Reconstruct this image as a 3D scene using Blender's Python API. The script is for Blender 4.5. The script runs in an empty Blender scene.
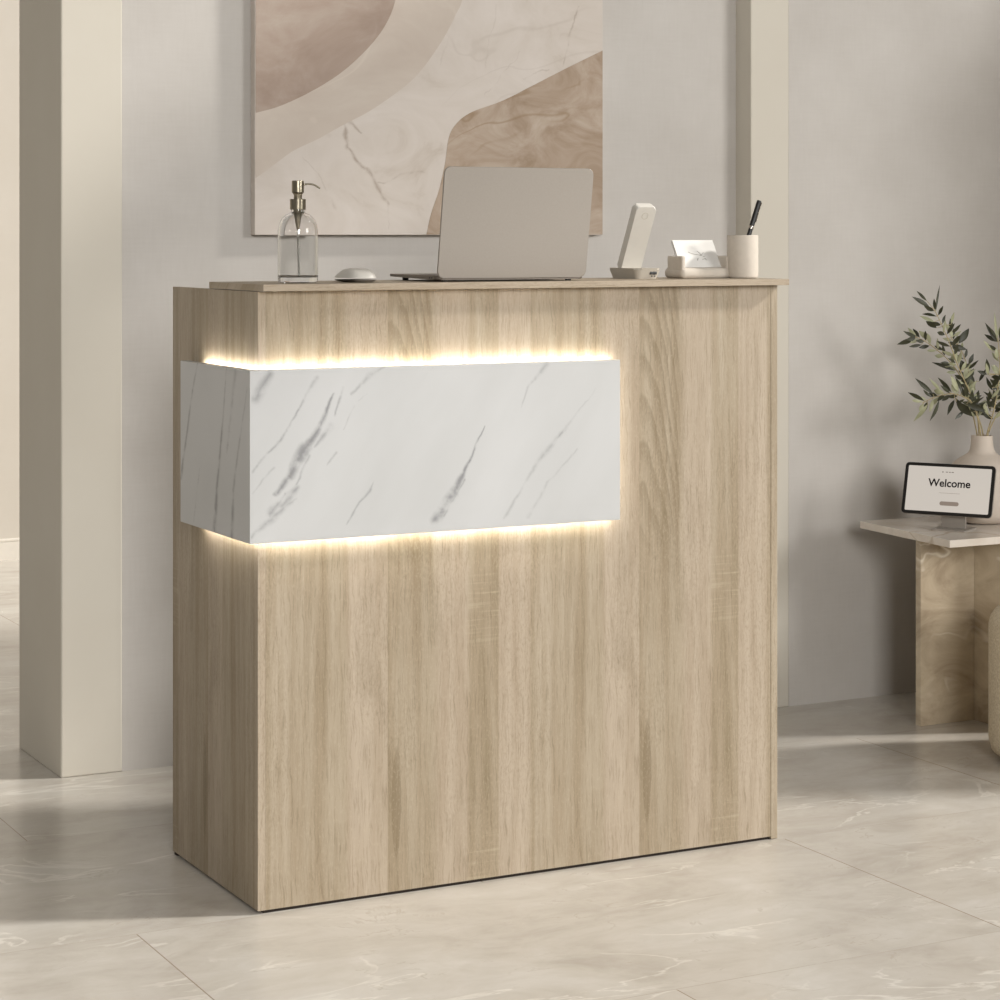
import bpy, bmesh, math, random
from mathutils import Vector, Matrix
random.seed(7)
C = bpy.context.scene.collection
PI = math.pi

# ------------------------------------------------------------------ helpers
def lin(c):
    return tuple(((v/255)/12.92 if v/255 <= .04045 else ((v/255+.055)/1.055)**2.4) for v in c) + (1.0,)

class NT:
    """small shader-node builder"""
    def __init__(s, name):
        s.m = bpy.data.materials.new(name); s.m.use_nodes = True
        s.t = s.m.node_tree; s.t.nodes.clear()
        s.out = s.t.nodes.new('ShaderNodeOutputMaterial')
    def n(s, typ, **kw):
        nd = s.t.nodes.new(typ)
        for k, v in kw.items():
            setattr(nd, k, v)
        return nd
    def link(s, a, b): s.t.links.new(a, b)
    def put(s, sock, v):
        if isinstance(v, bpy.types.NodeSocket): s.link(v, sock)
        else: sock.default_value = v
    def math(s, op, a, b=0.0, c=None, clamp=False):
        nd = s.n('ShaderNodeMath', operation=op); nd.use_clamp = clamp
        s.put(nd.inputs[0], a); s.put(nd.inputs[1], b)
        if c is not None: s.put(nd.inputs[2], c)
        return nd.outputs[0]
    def vmath(s, op, a, b=(0,0,0)):
        nd = s.n('ShaderNodeVectorMath', operation=op)
        s.put(nd.inputs[0], a); s.put(nd.inputs[1], b)
        return nd.outputs['Value'] if op in ('LENGTH', 'DOT_PRODUCT', 'DISTANCE') else nd.outputs[0]
    def obj(s): return s.n('ShaderNodeTexCoord').outputs['Object']
    def sep(s, v):
        nd = s.n('ShaderNodeSeparateXYZ'); s.put(nd.inputs[0], v); return nd.outputs
    def comb(s, x=0.0, y=0.0, z=0.0):
        nd = s.n('ShaderNodeCombineXYZ')
        for i, v in enumerate((x, y, z)): s.put(nd.inputs[i], v)
        return nd.outputs[0]
    def noise(s, vec, scale=1.0, detail=4.0, rough=.5, dist=0.0):
        nd = s.n('ShaderNodeTexNoise')
        s.put(nd.inputs['Vector'], vec); nd.inputs['Scale'].default_value = scale
        nd.inputs['Detail'].default_value = detail; nd.inputs['Roughness'].default_value = rough
        nd.inputs['Distortion'].default_value = dist
        return nd.outputs['Fac']
    def ramp(s, fac, stops, interp='LINEAR'):
        nd = s.n('ShaderNodeValToRGB'); cr = nd.color_ramp; cr.interpolation = interp
        while len(cr.elements) < len(stops): cr.elements.new(.5)
        for e, (p, c) in zip(cr.elements, stops):
            e.position = p; e.color = c if len(c) == 4 else tuple(c) + (1,)
        s.put(nd.inputs[0], fac); return nd.outputs[0]
    def step(s, v, a, b, lo=0.0, hi=1.0):
        nd = s.n('ShaderNodeMapRange', interpolation_type='SMOOTHSTEP')
        s.put(nd.inputs[0], v)
        nd.inputs[1].default_value = a; nd.inputs[2].default_value = b
        nd.inputs[3].default_value = lo; nd.inputs[4].default_value = hi
        return nd.outputs[0]
    def mix(s, fac, a, b, blend='MIX'):
        nd = s.n('ShaderNodeMix', data_type='RGBA', blend_type=blend)
        s.put(nd.inputs[0], fac); s.put(nd.inputs[6], a); s.put(nd.inputs[7], b)
        return nd.outputs[2]
    def bump(s, h, strength=.1, dist=.001):
        nd = s.n('ShaderNodeBump'); nd.inputs['Strength'].default_value = strength
        nd.inputs['Distance'].default_value = dist; s.put(nd.inputs['Height'], h)
        return nd.outputs[0]
    def bsdf(s, color, rough=.5, metal=0.0, normal=None, spec=.5, **kw):
        b = s.n('ShaderNodeBsdfPrincipled')
        s.put(b.inputs['Base Color'], color); s.put(b.inputs['Roughness'], rough)
        b.inputs['Metallic'].default_value = metal
        b.inputs['Specular IOR Level'].default_value = spec
        if normal is not None: s.link(normal, b.inputs['Normal'])
        for k, v in kw.items(): s.put(b.inputs[k], v)
        s.link(b.outputs[0], s.out.inputs[0]); return s.m
    def vein(s, p, segs):
        """darkness 0..1 of tapered line segments (ax,ay,bx,by,wa,wb,strength) in 2D point p"""
        tot = None
        for ax, ay, bx, by, wa, wb, st in segs:
            bax, bay = bx-ax, by-ay
            pa = s.vmath('SUBTRACT', p, (ax, ay, 0))
            h = s.math('DIVIDE', s.vmath('DOT_PRODUCT', pa, (bax, bay, 0)), bax*bax+bay*bay, clamp=True)
            sc = s.n('ShaderNodeVectorMath', operation='SCALE'); sc.inputs[0].default_value = (bax, bay, 0)
            s.link(h, sc.inputs['Scale'])
            d = s.vmath('DISTANCE', pa, sc.outputs[0])
            w = s.math('MULTIPLY_ADD', h, wb-wa, wa)
            q = s.math('SUBTRACT', 1.0, s.math('DIVIDE', d, w), clamp=True)
            q = s.math('MULTIPLY', q, st)
            tot = q if tot is None else s.math('MAXIMUM', tot, q)
        return tot

def simple(name, rgb, rough=.5, metal=0.0, spec=.5, var=.06, scale=60, bump=0.0, **kw):
    k = NT(name); n = k.noise(k.obj(), scale, 3)
    c = lin(rgb); lo = tuple(v*(1-var) for v in c[:3]) + (1,); hi = tuple(min(1, v*(1+var)) for v in c[:3]) + (1,)
    col = k.ramp(n, [(.3, lo), (.7, hi)])
    return k.bsdf(col, rough, metal, k.bump(n, bump) if bump else None, spec, **kw)

def link_mesh(name, bm, mat, parent=None, smooth=30, loc=None):
    me = bpy.data.meshes.new(name)
    bmesh.ops.recalc_face_normals(bm, faces=bm.faces)
    bm.to_mesh(me); bm.free()
    if smooth:
        for p in me.polygons: p.use_smooth = True
        me.set_sharp_from_angle(angle=math.radians(smooth))
    for m in (mat if isinstance(mat, (list, tuple)) else [mat]): me.materials.append(m)
    o = bpy.data.objects.new(name, me); C.objects.link(o)
    if smooth:
        wn = o.modifiers.new('weighted_normal', 'WEIGHTED_NORMAL'); wn.mode = 'FACE_AREA'; wn.weight = 100; wn.keep_sharp = True
    if parent: o.parent = parent
    if loc: o.location = loc
    return o

def tag(o, label=None, cat=None, group=None, kind=None):
    if label: o['label'] = label
    if cat: o['category'] = cat
    if group: o['group'] = group
    if kind: o['kind'] = kind
    return o

def thing(name, label, cat, loc=(0,0,0), rz=0.0, group=None):
    o = bpy.data.objects.new(name, None); C.objects.link(o)
    o.empty_display_size = .05; o.location = loc; o.rotation_euler = (0, 0, rz)
    return tag(o, label, cat, group)

def box(bm, x0, x1, y0, y1, z0, z1, bev=0.0, seg=2, M=None):
    r = bmesh.ops.create_cube(bm, size=1)
    vs = r['verts']
    for v in vs:
        v.co = Vector(((x0+x1)/2 + v.co.x*(x1-x0), (y0+y1)/2 + v.co.y*(y1-y0), (z0+z1)/2 + v.co.z*(z1-z0)))
    if bev:
        es = list({e for v in vs for e in v.link_edges})
        g = bmesh.ops.bevel(bm, geom=es, offset=bev, segments=seg, profile=.5, affect='EDGES')
        vs = list({v for f in g['faces'] for v in f.verts} | {v for v in vs if v.is_valid})
    if M:
        for v in vs: v.co = M @ v.co
    return vs

def boxo(name, dims, mat, parent=None, bev=0.0, seg=2, M=None, smooth=30):
    bm = bmesh.new(); box(bm, *dims, bev=bev, seg=seg, M=M)
    return link_mesh(name, bm, mat, parent, smooth)

def lathe(bm, prof, n=40, cx=0, cy=0, cap=True):
    rings = []
    for r, z in prof:
        if r < 1e-6: rings.append([bm.verts.new((cx, cy, z))])
        else: rings.append([bm.verts.new((cx+r*math.cos(2*PI*i/n), cy+r*math.sin(2*PI*i/n), z)) for i in range(n)])
    for a, b in zip(rings, rings[1:]):
        for i in range(n):
            j = (i+1) % n
            if len(a) == 1 and len(b) == 1: continue
            if len(a) == 1: bm.faces.new((a[0], b[i], b[j]))
            elif len(b) == 1: bm.faces.new((a[i], a[j], b[0]))
            else: bm.faces.new((a[i], a[j], b[j], b[i]))
    if cap:
        for rg in (rings[0], rings[-1]):
            if len(rg) > 2: bm.faces.new(rg)
    return bm

def tube(bm, pts, rad, n=8):
    pts = [Vector(p) for p in pts]
    rads = rad if isinstance(rad, (list, tuple)) else [rad]*len(pts)
    rings = []; up = Vector((0, 0, 1))
    for i, p in enumerate(pts):
        t = (pts[min(i+1, len(pts)-1)] - pts[max(i-1, 0)]).normalized()
        a = t.cross(up if abs(t.z) < .95 else Vector((1, 0, 0))).normalized(); b = t.cross(a)
        rings.append([bm.verts.new(p + rads[i]*(a*math.cos(2*PI*k/n) + b*math.sin(2*PI*k/n))) for k in range(n)])
    for a, b in zip(rings, rings[1:]):
        for k in range(n):
            bm.faces.new((a[k], a[(k+1) % n], b[(k+1) % n], b[k]))
    bm.faces.new(rings[0]); bm.faces.new(rings[-1])

def spline(pts, n=6):
    """Catmull-Rom through points"""
    P = [Vector(p) for p in pts]; P = [P[0]*2-P[1]] + P + [P[-1]*2-P[-2]]
    out = []
    for i in range(1, len(P)-2):
        for k in range(n):
            t = k/n
            out.append(.5*((2*P[i]) + (P[i+1]-P[i-1])*t + (2*P[i-1]-5*P[i]+4*P[i+1]-P[i+2])*t*t + (3*P[i]-P[i-1]-3*P[i+1]+P[i+2])*t**3))
    out.append(P[-2]); return out

def prism(bm, outline, z0, z1, bev=0.0, seg=2, axis='z'):
    """extrude a closed 2D outline"""
    def P(a, b, c):
        return (a, b, c) if axis == 'z' else ((a, c, b) if axis == 'y' else (c, a, b))
    lo = [bm.verts.new(P(a, b, z0)) for a, b in outline]; hi = [bm.verts.new(P(a, b, z1)) for a, b in outline]
    n = len(outline); fs = [bm.faces.new(lo), bm.faces.new(hi)]
    for i in range(n): fs.append(bm.faces.new((lo[i], lo[(i+1) % n], hi[(i+1) % n], hi[i])))
    if bev:
        es = list(fs[0].edges) + list(fs[1].edges)
        bmesh.ops.bevel(bm, geom=es, offset=bev, segments=seg, profile=.5, affect='EDGES')

def rrect(w, h, r, n=6, cx=0, cy=0):
    out = []
    for sx, sy, a0 in ((1, 1, 0), (-1, 1, PI/2), (-1, -1, PI), (1, -1, 3*PI/2)):
        for k in range(n+1):
            a = a0 + PI/2*k/n
            out.append((cx + sx*(w/2-r) + r*math.cos(a), cy + sy*(h/2-r) + r*math.sin(a)))
    return out

# ------------------------------------------------------------------ materials
def mat_wood(name, along='z'):
    """sawn-oak laminate: the sheet repeats every 0.526 m across the boards"""
    k = NT(name); x, y, z = k.sep(k.obj())
    if along == 'z': u = k.math('ADD', x, y); w = z
    else: u = k.math('ADD', k.math('ADD', y, k.math('MULTIPLY', z, 1.3)), .55); w = x
    v = k.math('DIVIDE', k.math('SUBTRACT', u, .25), .526)
    up = k.math('MULTIPLY', k.math('SUBTRACT', v, k.math('FLOOR', v)), .526)
    un = k.math('DIVIDE', up, .526)
    T = [(0, 0.408), (0.05, 0.474), (0.15, 0.434), (0.21, 0.606), (0.3, 0.592), (0.33, 0.394), (0.422, 0.381), (0.43, 0.632), (0.55, 0.579), (0.566, 0.368), (0.576, 0.513), (0.72, 0.474), (0.755, 0.381), (0.83, 0.408), (0.862, 0.606), (0.995, 0.566)]
    bt = k.sep(k.ramp(un, [(p, (t, t, t)) for p, t in T]))[0]
    big = k.noise(k.comb(k.math('MULTIPLY', up, 11.0), k.math('MULTIPLY', w, .8), 2.0), 1, 4, .55, .5)
    med = k.noise(k.comb(k.math('MULTIPLY', up, 46.0), k.math('MULTIPLY', w, 1.8), 5.0), 1, 5, .62, .35)
    wx = k.math('ADD', up, k.math('MULTIPLY', k.noise(k.comb(k.math('MULTIPLY', up, 30.0), k.math('MULTIPLY', w, 22.0), 0), 1, 2), .012))
    fine = k.noise(k.comb(k.math('MULTIPLY', wx, 340.0), k.math('MULTIPLY', w, 14.0), 1.0), 1, 4, .7)
    rip = k.noise(k.comb(k.math('MULTIPLY', wx, 300.0), k.math('MULTIPLY', w, 120.0), 6.0), 1, 3, .6, .4)
    ripm = k.step(k.noise(k.comb(k.math('MULTIPLY', up, 9.0), k.math('MULTIPLY', w, 2.4), 8.0), 1, 2), .42, .62)
    t = k.math('ADD', k.math('MULTIPLY', big, .55), k.math('MULTIPLY', med, .85))
    t = k.math('ADD', t, k.math('MULTIPLY', bt, .62))
    t = k.math('SUBTRACT', t, .505)
    DK, MD, LT, PK, LN = lin((132, 119, 95)), lin((150, 135, 113)), lin((163, 150, 130)), lin((176, 163, 145)), lin((110, 95, 70))
    col = k.ramp(t, [(.20, DK), (.40, MD), (.58, LT), (.80, PK)])
    col = k.mix(k.step(bt, .46, .62, 0, .36), col, lin((181, 165, 149)))
    # growth-ring contours
    cn = k.noise(k.comb(k.math('MULTIPLY', up, 5.0), k.math('MULTIPLY', w, .7), 3.0), 1, 1.5, .4, .2)
    ring = k.math('FRACT', k.math('MULTIPLY', cn, 17.0))
    ring = k.math('MULTIPLY', k.step(ring, .1, .75), k.step(ring, 1.0, .75))
    rm = k.step(k.noise(k.comb(k.math('MULTIPLY', up, 12.0), k.math('MULTIPLY', w, 2.3), 7.7), 1, 3), .40, .66)
    col = k.mix(k.math('MULTIPLY', k.math('MULTIPLY', ring, rm), .20), col, LN)
    if along == 'z':
        # half cathedral springing from the board joint, high on the sheet
        par = k.math('ADD', w, k.math('MULTIPLY', k.math('MULTIPLY', up, up), 42.0))
        par = k.math('ADD', par, k.math('MULTIPLY', k.math('SUBTRACT', k.noise(k.comb(k.math('MULTIPLY', up, 25.0), k.math('MULTIPLY', w, 5.0), 9.0), 1, 3), .5), .10))
        arc = k.math('FRACT', k.math('MULTIPLY', par, 12.5))
        arc = k.math('MULTIPLY', k.step(arc, .15, .85), k.step(arc, 1.0, .86))
        am = k.math('MULTIPLY', k.step(up, .105, .075), k.math('MULTIPLY', k.step(w, .52, .70), k.step(y, .03, .01)))
        col = k.mix(k.math('MULTIPLY', k.math('MULTIPLY', arc, am), .40), col, LN)
        # long dark spindle low on the same board
        sp = k.math('DIVIDE', k.math('ABSOLUTE', k.math('SUBTRACT', up, k.math('MULTIPLY_ADD', med, .012, .012))), .0085)
        sz = k.math('DIVIDE', k.math('ABSOLUTE', k.math('SUBTRACT', w, .165)), .10)
        sd_ = k.math('ADD', k.math('MULTIPLY', sp, sp), k.math('MULTIPLY', sz, sz))
        col = k.mix(k.math('MULTIPLY', k.step(sd_, 1.15, .80), .42), col, LN)
        # pale saw marks on the dark strip
        saw = k.noise(k.comb(k.math('MULTIPLY', up, 5.0), k.math('MULTIPLY', w, 150.0), 1.0), 1, 2)
        zz = k.math('ADD', k.math('MULTIPLY', k.step(w, .42, .46), k.step(w, .58, .54)), k.math('MULTIPLY', k.step(w, .11, .06), 1.0))
        sm = k.math('MULTIPLY', k.math('MULTIPLY', k.step(up, .150, .172), k.step(up, .230, .222)), zz)
        col = k.mix(k.math('MULTIPLY', k.math('MULTIPLY', k.step(saw, .50, .66), sm), .24), col, lin((198, 187, 162)))
    # pores and rippled figure
    col = k.mix(k.step(fine, .48, .70, 0, .50), col, LN)
    col = k.mix(k.math('MULTIPLY', k.step(rip, .50, .70, 0, .26), ripm), col, LN)
    col = k.mix(k.step(rip, .46, .34, 0, .16), col, lin((192, 179, 156)))
    return k.bsdf(col, .48, 0, k.bump(fine, .06, .0006), .35)

def mat_marble_box():
    k = NT('white_veined_marble'); P = k.obj(); x, y, z = k.sep(P)
    warp = k.n('ShaderNodeTexNoise'); k.put(warp.inputs['Vector'], P); warp.inputs['Scale'].default_value = 16; warp.inputs['Detail'].default_value = 5
    warp.inputs['Roughness'].default_value = .6
    wv = k.vmath('MULTIPLY', k.vmath('SUBTRACT', warp.outputs['Color'], (.5, .5, .5)), (.016, .022, 0))
    pf = k.vmath('ADD', k.comb(x, z, 0), wv)
    F = [  # x, z -> x, z , widths, strength  (front face)
        (0.022, 0.735, 0.048, 0.765, 0.0081, 0.0108, 0.88), (0.048, 0.765, 0.078, 0.812, 0.0108, 0.02025, 1), (0.078, 0.812, 0.11, 0.858, 0.0162, 0.0081, 1), (0.11, 0.858, 0.132, 0.905, 0.0081, 0.00405, 0.88),
        (0.01, 0.7, 0.04, 0.735, 0.0135, 0.0054, 0.66), (0.035, 0.716, 0.062, 0.745, 0.0162, 0.0108, 0.66),
        (-0.022, 0.78, 0.03, 0.83, 0.0054, 0.0054, 0.605), (0.03, 0.83, 0.066, 0.882, 0.0054, 0.00405, 0.66), (0.066, 0.882, 0.098, 0.935, 0.00405, 0.00945, 0.55),
        (-0.015, 0.905, 0.012, 0.945, 0.01755, 0.0135, 0.682),
        (0.096, 0.815, 0.125, 0.85, 0.0054, 0.01215, 0.55), (0.134, 0.868, 0.15, 0.915, 0.00405, 0.0054, 0.605), (0.118, 0.782, 0.135, 0.802, 0.0027, 0.0054, 0.55),
        (0.165, 0.905, 0.2, 0.938, 0.00405, 0.00945, 0.55), (0.18, 0.895, 0.196, 0.906, 0.0027, 0.00405, 0.385), (0.2, 0.938, 0.235, 0.955, 0.00945, 0.0027, 0.495),
        (0.158, 0.677, 0.2, 0.735, 0.00405, 0.0054, 0.605), (0.2, 0.735, 0.208, 0.752, 0.00405, 0.00135, 0.495),
        (0.33, 0.672, 0.368, 0.722, 0.0162, 0.0135, 0.88), (0.368, 0.722, 0.4, 0.778, 0.0135, 0.0054, 0.99), (0.4, 0.778, 0.43, 0.838, 0.0054, 0.0027, 0.77), (0.346, 0.678, 0.39, 0.745, 0.0054, 0.00405, 0.66),
        (0.505, 0.87, 0.522, 0.91, 0.0027, 0.0054, 0.495), (0.522, 0.91, 0.56, 0.948, 0.0054, 0.0108, 0.55),
        (0.47, 0.668, 0.515, 0.732, 0.00675, 0.0054, 0.495), (0.515, 0.732, 0.56, 0.79, 0.0054, 0.01215, 0.55), (0.56, 0.79, 0.612, 0.842, 0.0108, 0.0054, 0.55), (0.612, 0.842, 0.66, 0.9, 0.0054, 0.0027, 0.385),
        (0.52, 0.668, 0.56, 0.73, 0.00945, 0.0054, 0.418), (0.56, 0.73, 0.625, 0.79, 0.0054, 0.00405, 0.418),
    ]
    F += [(-.024, .664, .022, .700, .006, .012, .6), (.022, .700, .060, .728, .012, .004, .6), (.060, .752, .086, .800, .004, .006, .55), (-.020, .740, .020, .782, .004, .005, .45), (.150, .845, .172, .885, .003, .005, .4)]
    vf = k.vein(pf, F)
    ps = k.vmath('ADD', k.comb(y, z, 0), k.vmath('MULTIPLY', wv, (.5, 1, 0)))
    Sd = [  # y, z (left face)
        (0.325, 0.735, 0.3, 0.8, 0.0114, 0.0095, 0.88), (0.3, 0.8, 0.262, 0.9, 0.0095, 0.0076, 0.77), (0.262, 0.9, 0.235, 0.955, 0.0076, 0.0076, 0.605),
        (0.148, 0.65, 0.134, 0.74, 0.0171, 0.0114, 1), (0.134, 0.74, 0.105, 0.85, 0.0114, 0.0076, 0.825), (0.105, 0.85, 0.085, 0.955, 0.0076, 0.0057, 0.605),
        (0.06, 0.65, 0.052, 0.74, 0.0171, 0.0095, 0.825), (0.052, 0.74, 0.02, 0.83, 0.0095, 0.0076, 0.66), (0.02, 0.83, -0.015, 0.92, 0.0076, 0.0057, 0.55),
        (0.085, 0.8, 0.04, 0.95, 0.0076, 0.0171, 0.495), (0.255, 0.66, 0.225, 0.76, 0.0057, 0.0038, 0.385),
    ]
    vs = k.vein(ps, Sd)
    onside = k.step(x, -.0232, -.0242)
    v = k.math('ADD', k.math('MULTIPLY', vf, k.math('SUBTRACT', 1.0, onside)), k.math('MULTIPLY', vs, onside))
    br = k.noise(P, 38, 4, .55)
    v = k.math('MULTIPLY', v, k.step(br, .30, .62, .40, 1.0))
    # faint procedural background veins running the same way
    rot = k.comb(k.math('ADD', k.math('MULTIPLY', x, .85), k.math('MULTIPLY', z, -.52)), k.math('ADD', k.math('MULTIPLY', x, .52), k.math('MULTIPLY', z, .85)), y)
    fn = k.noise(k.vmath('MULTIPLY', rot, (22, 5, 6)), 1, 5, .6, .8)
    faint = k.step(k.math('ABSOLUTE', k.math('SUBTRACT', fn, .5)), .03, 0)
    fm = k.step(k.noise(P, 7, 2), .52, .7)
    v = k.math('ADD', v, k.math('MULTIPLY', k.math('MULTIPLY', faint, fm), .16), clamp=True)
    cloud = k.noise(k.vmath('MULTIPLY', rot, (6, 2, 3)), 1, 4)
    base = k.ramp(cloud, [(.3, lin((183, 184, 184))), (.7, lin((195, 196, 197)))])
    col = k.mix(k.step(v, .05, .95, 0, .80), base, lin((117, 117, 120)))
    return k.bsdf(col, .38, 0, None, .4)

def mat_floor():
    k = NT('polished_marble_tiles'); P = k.obj(); x, y, z = k.sep(P)
    loc = k.comb(k.math('ADD', x, .2225), k.math('ADD', y, .005), 0)
    br = k.n('ShaderNodeTexBrick'); k.put(br.inputs['Vector'], loc)
    br.offset = .5; br.offset_frequency = 2; br.squash = 1
    for nme, v in (('Scale', 1.0), ('Mortar Size', .0014), ('Mortar Smooth', .3), ('Bias', 0.0), ('Brick Width', 1.325), ('Row Height', .665)): br.inputs[nme].default_value = v
    br.inputs['Color1'].default_value = (0, 0, 0, 1); br.inputs['Color2'].default_value = (1, 1, 1, 1); br.inputs['Mortar'].default_value = (.5, .5, .5, 1)
    mortar = br.outputs['Fac']; tile = k.math('MULTIPLY', k.sep(br.outputs['Color'])[0], 1.0)
    shift = k.math('MULTIPLY', tile, 6.3)
    q = k.comb(x, k.math('MULTIPLY', y, 1.6), shift)
    cl = k.noise(q, 2.2, 6, .6, .9)
    cl2 = k.noise(q, 9, 6, .65, .6)
    f = k.math('ADD', k.math('MULTIPLY', cl, .65), k.math('MULTIPLY', cl2, .35))
    col = k.ramp(f, [(.32, lin((177, 170, 160))), (.48, lin((194, 188, 179))), (.62, lin((203, 199, 192))), (.75, lin((211, 208, 202)))])
    col = k.mix(k.math('MULTIPLY', tile, .10), col, lin((187, 176, 165)))
    # pale wandering veins
    wn = k.noise(k.vmath('MULTIPLY', q, (1.0, 1.5, 1.0)), 1.7, 6, .55, 1.1)
    vein = k.step(k.math('ABSOLUTE', k.math('SUBTRACT', wn, .5)), .016, 0)
    vm = k.step(k.noise(q, 2.6, 2), .46, .64)
    col = k.mix(k.math('MULTIPLY', k.math('MULTIPLY', vein, vm), .55), col, lin((229, 226, 218)))
    dn = k.noise(q, 3.1, 6, .6, .8)
    dv = k.step(k.math('ABSOLUTE', k.math('SUBTRACT', dn, .52)), .012, 0)
    col = k.mix(k.math('MULTIPLY', k.math('MULTIPLY', dv, k.step(cl2, .5, .62)), .30), col, lin((156, 142, 124)))
    joint = k.mix(k.step(k.math('ABSOLUTE', x), 0, .001), lin((146, 132, 114)), lin((146, 132, 114)))
    # end joints read darker than the long joints between rows
    ry = k.math('FRACT', k.math('DIVIDE', k.math('ADD', y, .005), .665))
    long = k.math('LESS_THAN', k.math('ABSOLUTE', k.math('SUBTRACT', k.math('FRACT', k.math('ADD', ry, .5)), .5)), .006)
    col = k.mix(k.math('MULTIPLY', mortar, k.math('SUBTRACT', .85, k.math('MULTIPLY', long, .55))), col, joint)
    rg = k.math('ADD', k.math('MULTIPLY', cl2, .10), .20)
    return k.bsdf(col, rg, 0, k.bump(k.math('SUBTRACT', 1.0, mortar), .12, .0008), .45)

def mat_plaster(name, a, b, weave=.5):
    k = NT(name); P = k.obj(); x, y, z = k.sep(P)
    u = k.math('ADD', x, y)
    cl = k.noise(P, 2.6, 5, .6)
    h = k.noise(k.comb(k.math('MULTIPLY', u, 14.0), k.math('MULTIPLY', z, 170.0), 0), 1, 4, .6)
    v = k.noise(k.comb(k.math('MULTIPLY', u, 170.0), k.math('MULTIPLY', z, 14.0), 3.0), 1, 4, .6)
    w = k.math('ADD', h, v)
    f = k.math('ADD', k.math('MULTIPLY', cl, .7), k.math('MULTIPLY', w, .15*weave*2))
    col = k.ramp(f, [(.34, lin(a)), (.70, lin(b))])
    return k.bsdf(col, .85, 0, k.bump(w, .10*weave, .001), .2)

def mat_stone(name, stops, veincol, scale=5.0, rough=.15, vw=.014, spec=.5, vstr=.7, strokes=None):
    k = NT(name); P = k.obj()
    q = k.vmath('MULTIPLY', P, (1, 1, 1.5))
    cl = k.noise(q, scale, 7, .62, 1.2)
    col = k.ramp(cl, stops)
    wn = k.noise(q, scale*.55, 2.5, .45, .7)
    vein = k.step(k.math('ABSOLUTE', k.math('SUBTRACT', wn, .5)), vw, 0)
    vm = k.step(k.noise(q, scale*.8, 1), .42, .62)
    col = k.mix(k.math('MULTIPLY', k.math('MULTIPLY', vein, vm), vstr), col, lin(veincol))
    if strokes:
        wp = k.n('ShaderNodeTexNoise'); k.put(wp.inputs['Vector'], P); wp.inputs['Scale'].default_value = 22; wp.inputs['Detail'].default_value = 5
        x, y, z = k.sep(P)
        p2 = k.vmath('ADD', k.comb(x, z, 0), k.vmath('MULTIPLY', k.vmath('SUBTRACT', wp.outputs['Color'], (.5, .5, .5)), (.035, .035, 0)))
        sv = k.math('MULTIPLY', k.vein(p2, strokes), k.step(k.noise(P, 30, 4), .32, .6, .3, 1))
        col = k.mix(k.step(sv, .05, 1.0, 0, .8), col, lin(veincol))
    return k.bsdf(col, rough, 0, None, spec)

def glass(name, rgb=(250, 250, 250), ior=1.45, rough=0.0):
    k = NT(name); g = k.n('ShaderNodeBsdfGlass'); g.inputs['Color'].default_value = lin(rgb)
    g.inputs['IOR'].default_value = ior; g.inputs['Roughness'].default_value = rough
    k.link(g.outputs[0], k.out.inputs[0]); return k.m

def emit(name, rgb, strength):
    k = NT(name); e = k.n('ShaderNodeEmission'); e.inputs[0].default_value = rgb + (1,); e.inputs[1].default_value = strength
    k.link(e.outputs[0], k.out.inputs[0]); return k.m

OAK = mat_wood('pale_sawn_oak'); OAKX = mat_wood('pale_sawn_oak_lengthwise', 'x')
MARBLE = mat_marble_box(); FLOOR = mat_floor()
WALL = mat_plaster('linen_plaster', (188, 183, 177), (202, 198, 193))
TRIM = mat_plaster('smooth_cream_paint', (205, 199, 187), (210, 205, 194), .12)
FARW = mat_plaster('pale_far_plaster', (208, 201, 190), (216, 210, 201), .2)
WHITEP = simple('white_paint', (228, 222, 212), .5, var=.02)
DARK = simple('dark_shadow_gap_rubber', (38, 28, 20), .8)
METAL = simple('brushed_nickel', (150, 142, 125), .28, 1.0, var=.08, scale=120)
ALU = simple('warm_grey_aluminium', (160, 153, 145), .5, .25, var=.02, scale=300)
ALUD = simple('dark_grey_aluminium', (120, 112, 104), .4, .6, var=.03, scale=300)
BLACK = simple('black_plastic', (18, 16, 15), .35, var=.1)
WHITEPL = simple('off_white_plastic', (212, 208, 200), .4, var=.015)
GREIGE = simple('greige_plastic', (192, 185, 173), .45, var=.02)
CERAMIC = simple('matte_cream_ceramic', (200, 191, 179), .75, var=.035, scale=90, bump=.05)
VASEM = simple('matte_clay_glaze', (202, 190, 177), .7, var=.03, scale=50, bump=.06)
PAPER = simple('white_card', (222, 220, 216), .7, var=.01)
INK = simple('dark_ink', (70, 66, 62), .7)
GREYINK = simple('grey_ink', (150, 146, 138), .7)
LED = emit('warm_led', (1.0, .945, .84), 58.0); LEDS = emit('warm_led_dim', (1.0, .945, .84), 20.0)

# ------------------------------------------------------------------ setting
def struct(name, dims, mat, bev=0.0):
    return tag(boxo(name, dims, mat, bev=bev, smooth=0), kind='structure')
struct('floor', (-4.2, 4.5, -6.0, 4.62, -.12, 0), FLOOR)
bm = bmesh.new(); prism(bm, [(.125, 1.137), (1.7175, 1.0985), (1.7175, 1.469), (.125, 1.469)], 0, 3.2)
tag(link_mesh('wall_back', bm, WALL, smooth=0), kind='structure')
struct('wall_back_right', (1.8318, 4.5, 1.0315, 1.469, 0, 3.2), WALL)
struct('trim_1', (1.7175, 1.8318, 1.030, 1.469, 0, 3.2), TRIM, .003)
struct('trim_2', (-.014, .125, 1.135, 1.469, 0, 3.2), TRIM, .003)
bm = bmesh.new()                       # unseen light blocker added to shape sun and daylight: pier, low screen, lintel
box(bm, 2.84, 3.0, .28, 1.0315, 0, 3.2); box(bm, 2.84, 3.0, -.35, -.04, 0, 1.0); box(bm, 2.84, 3.0, -.35, .28, 1.0, 1.86); box(bm, 2.84, 3.0, -4.2, .28, 3.0, 3.2); box(bm, 2.84, 3.0, -4.6, -4.2, 0, 3.2)
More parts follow.
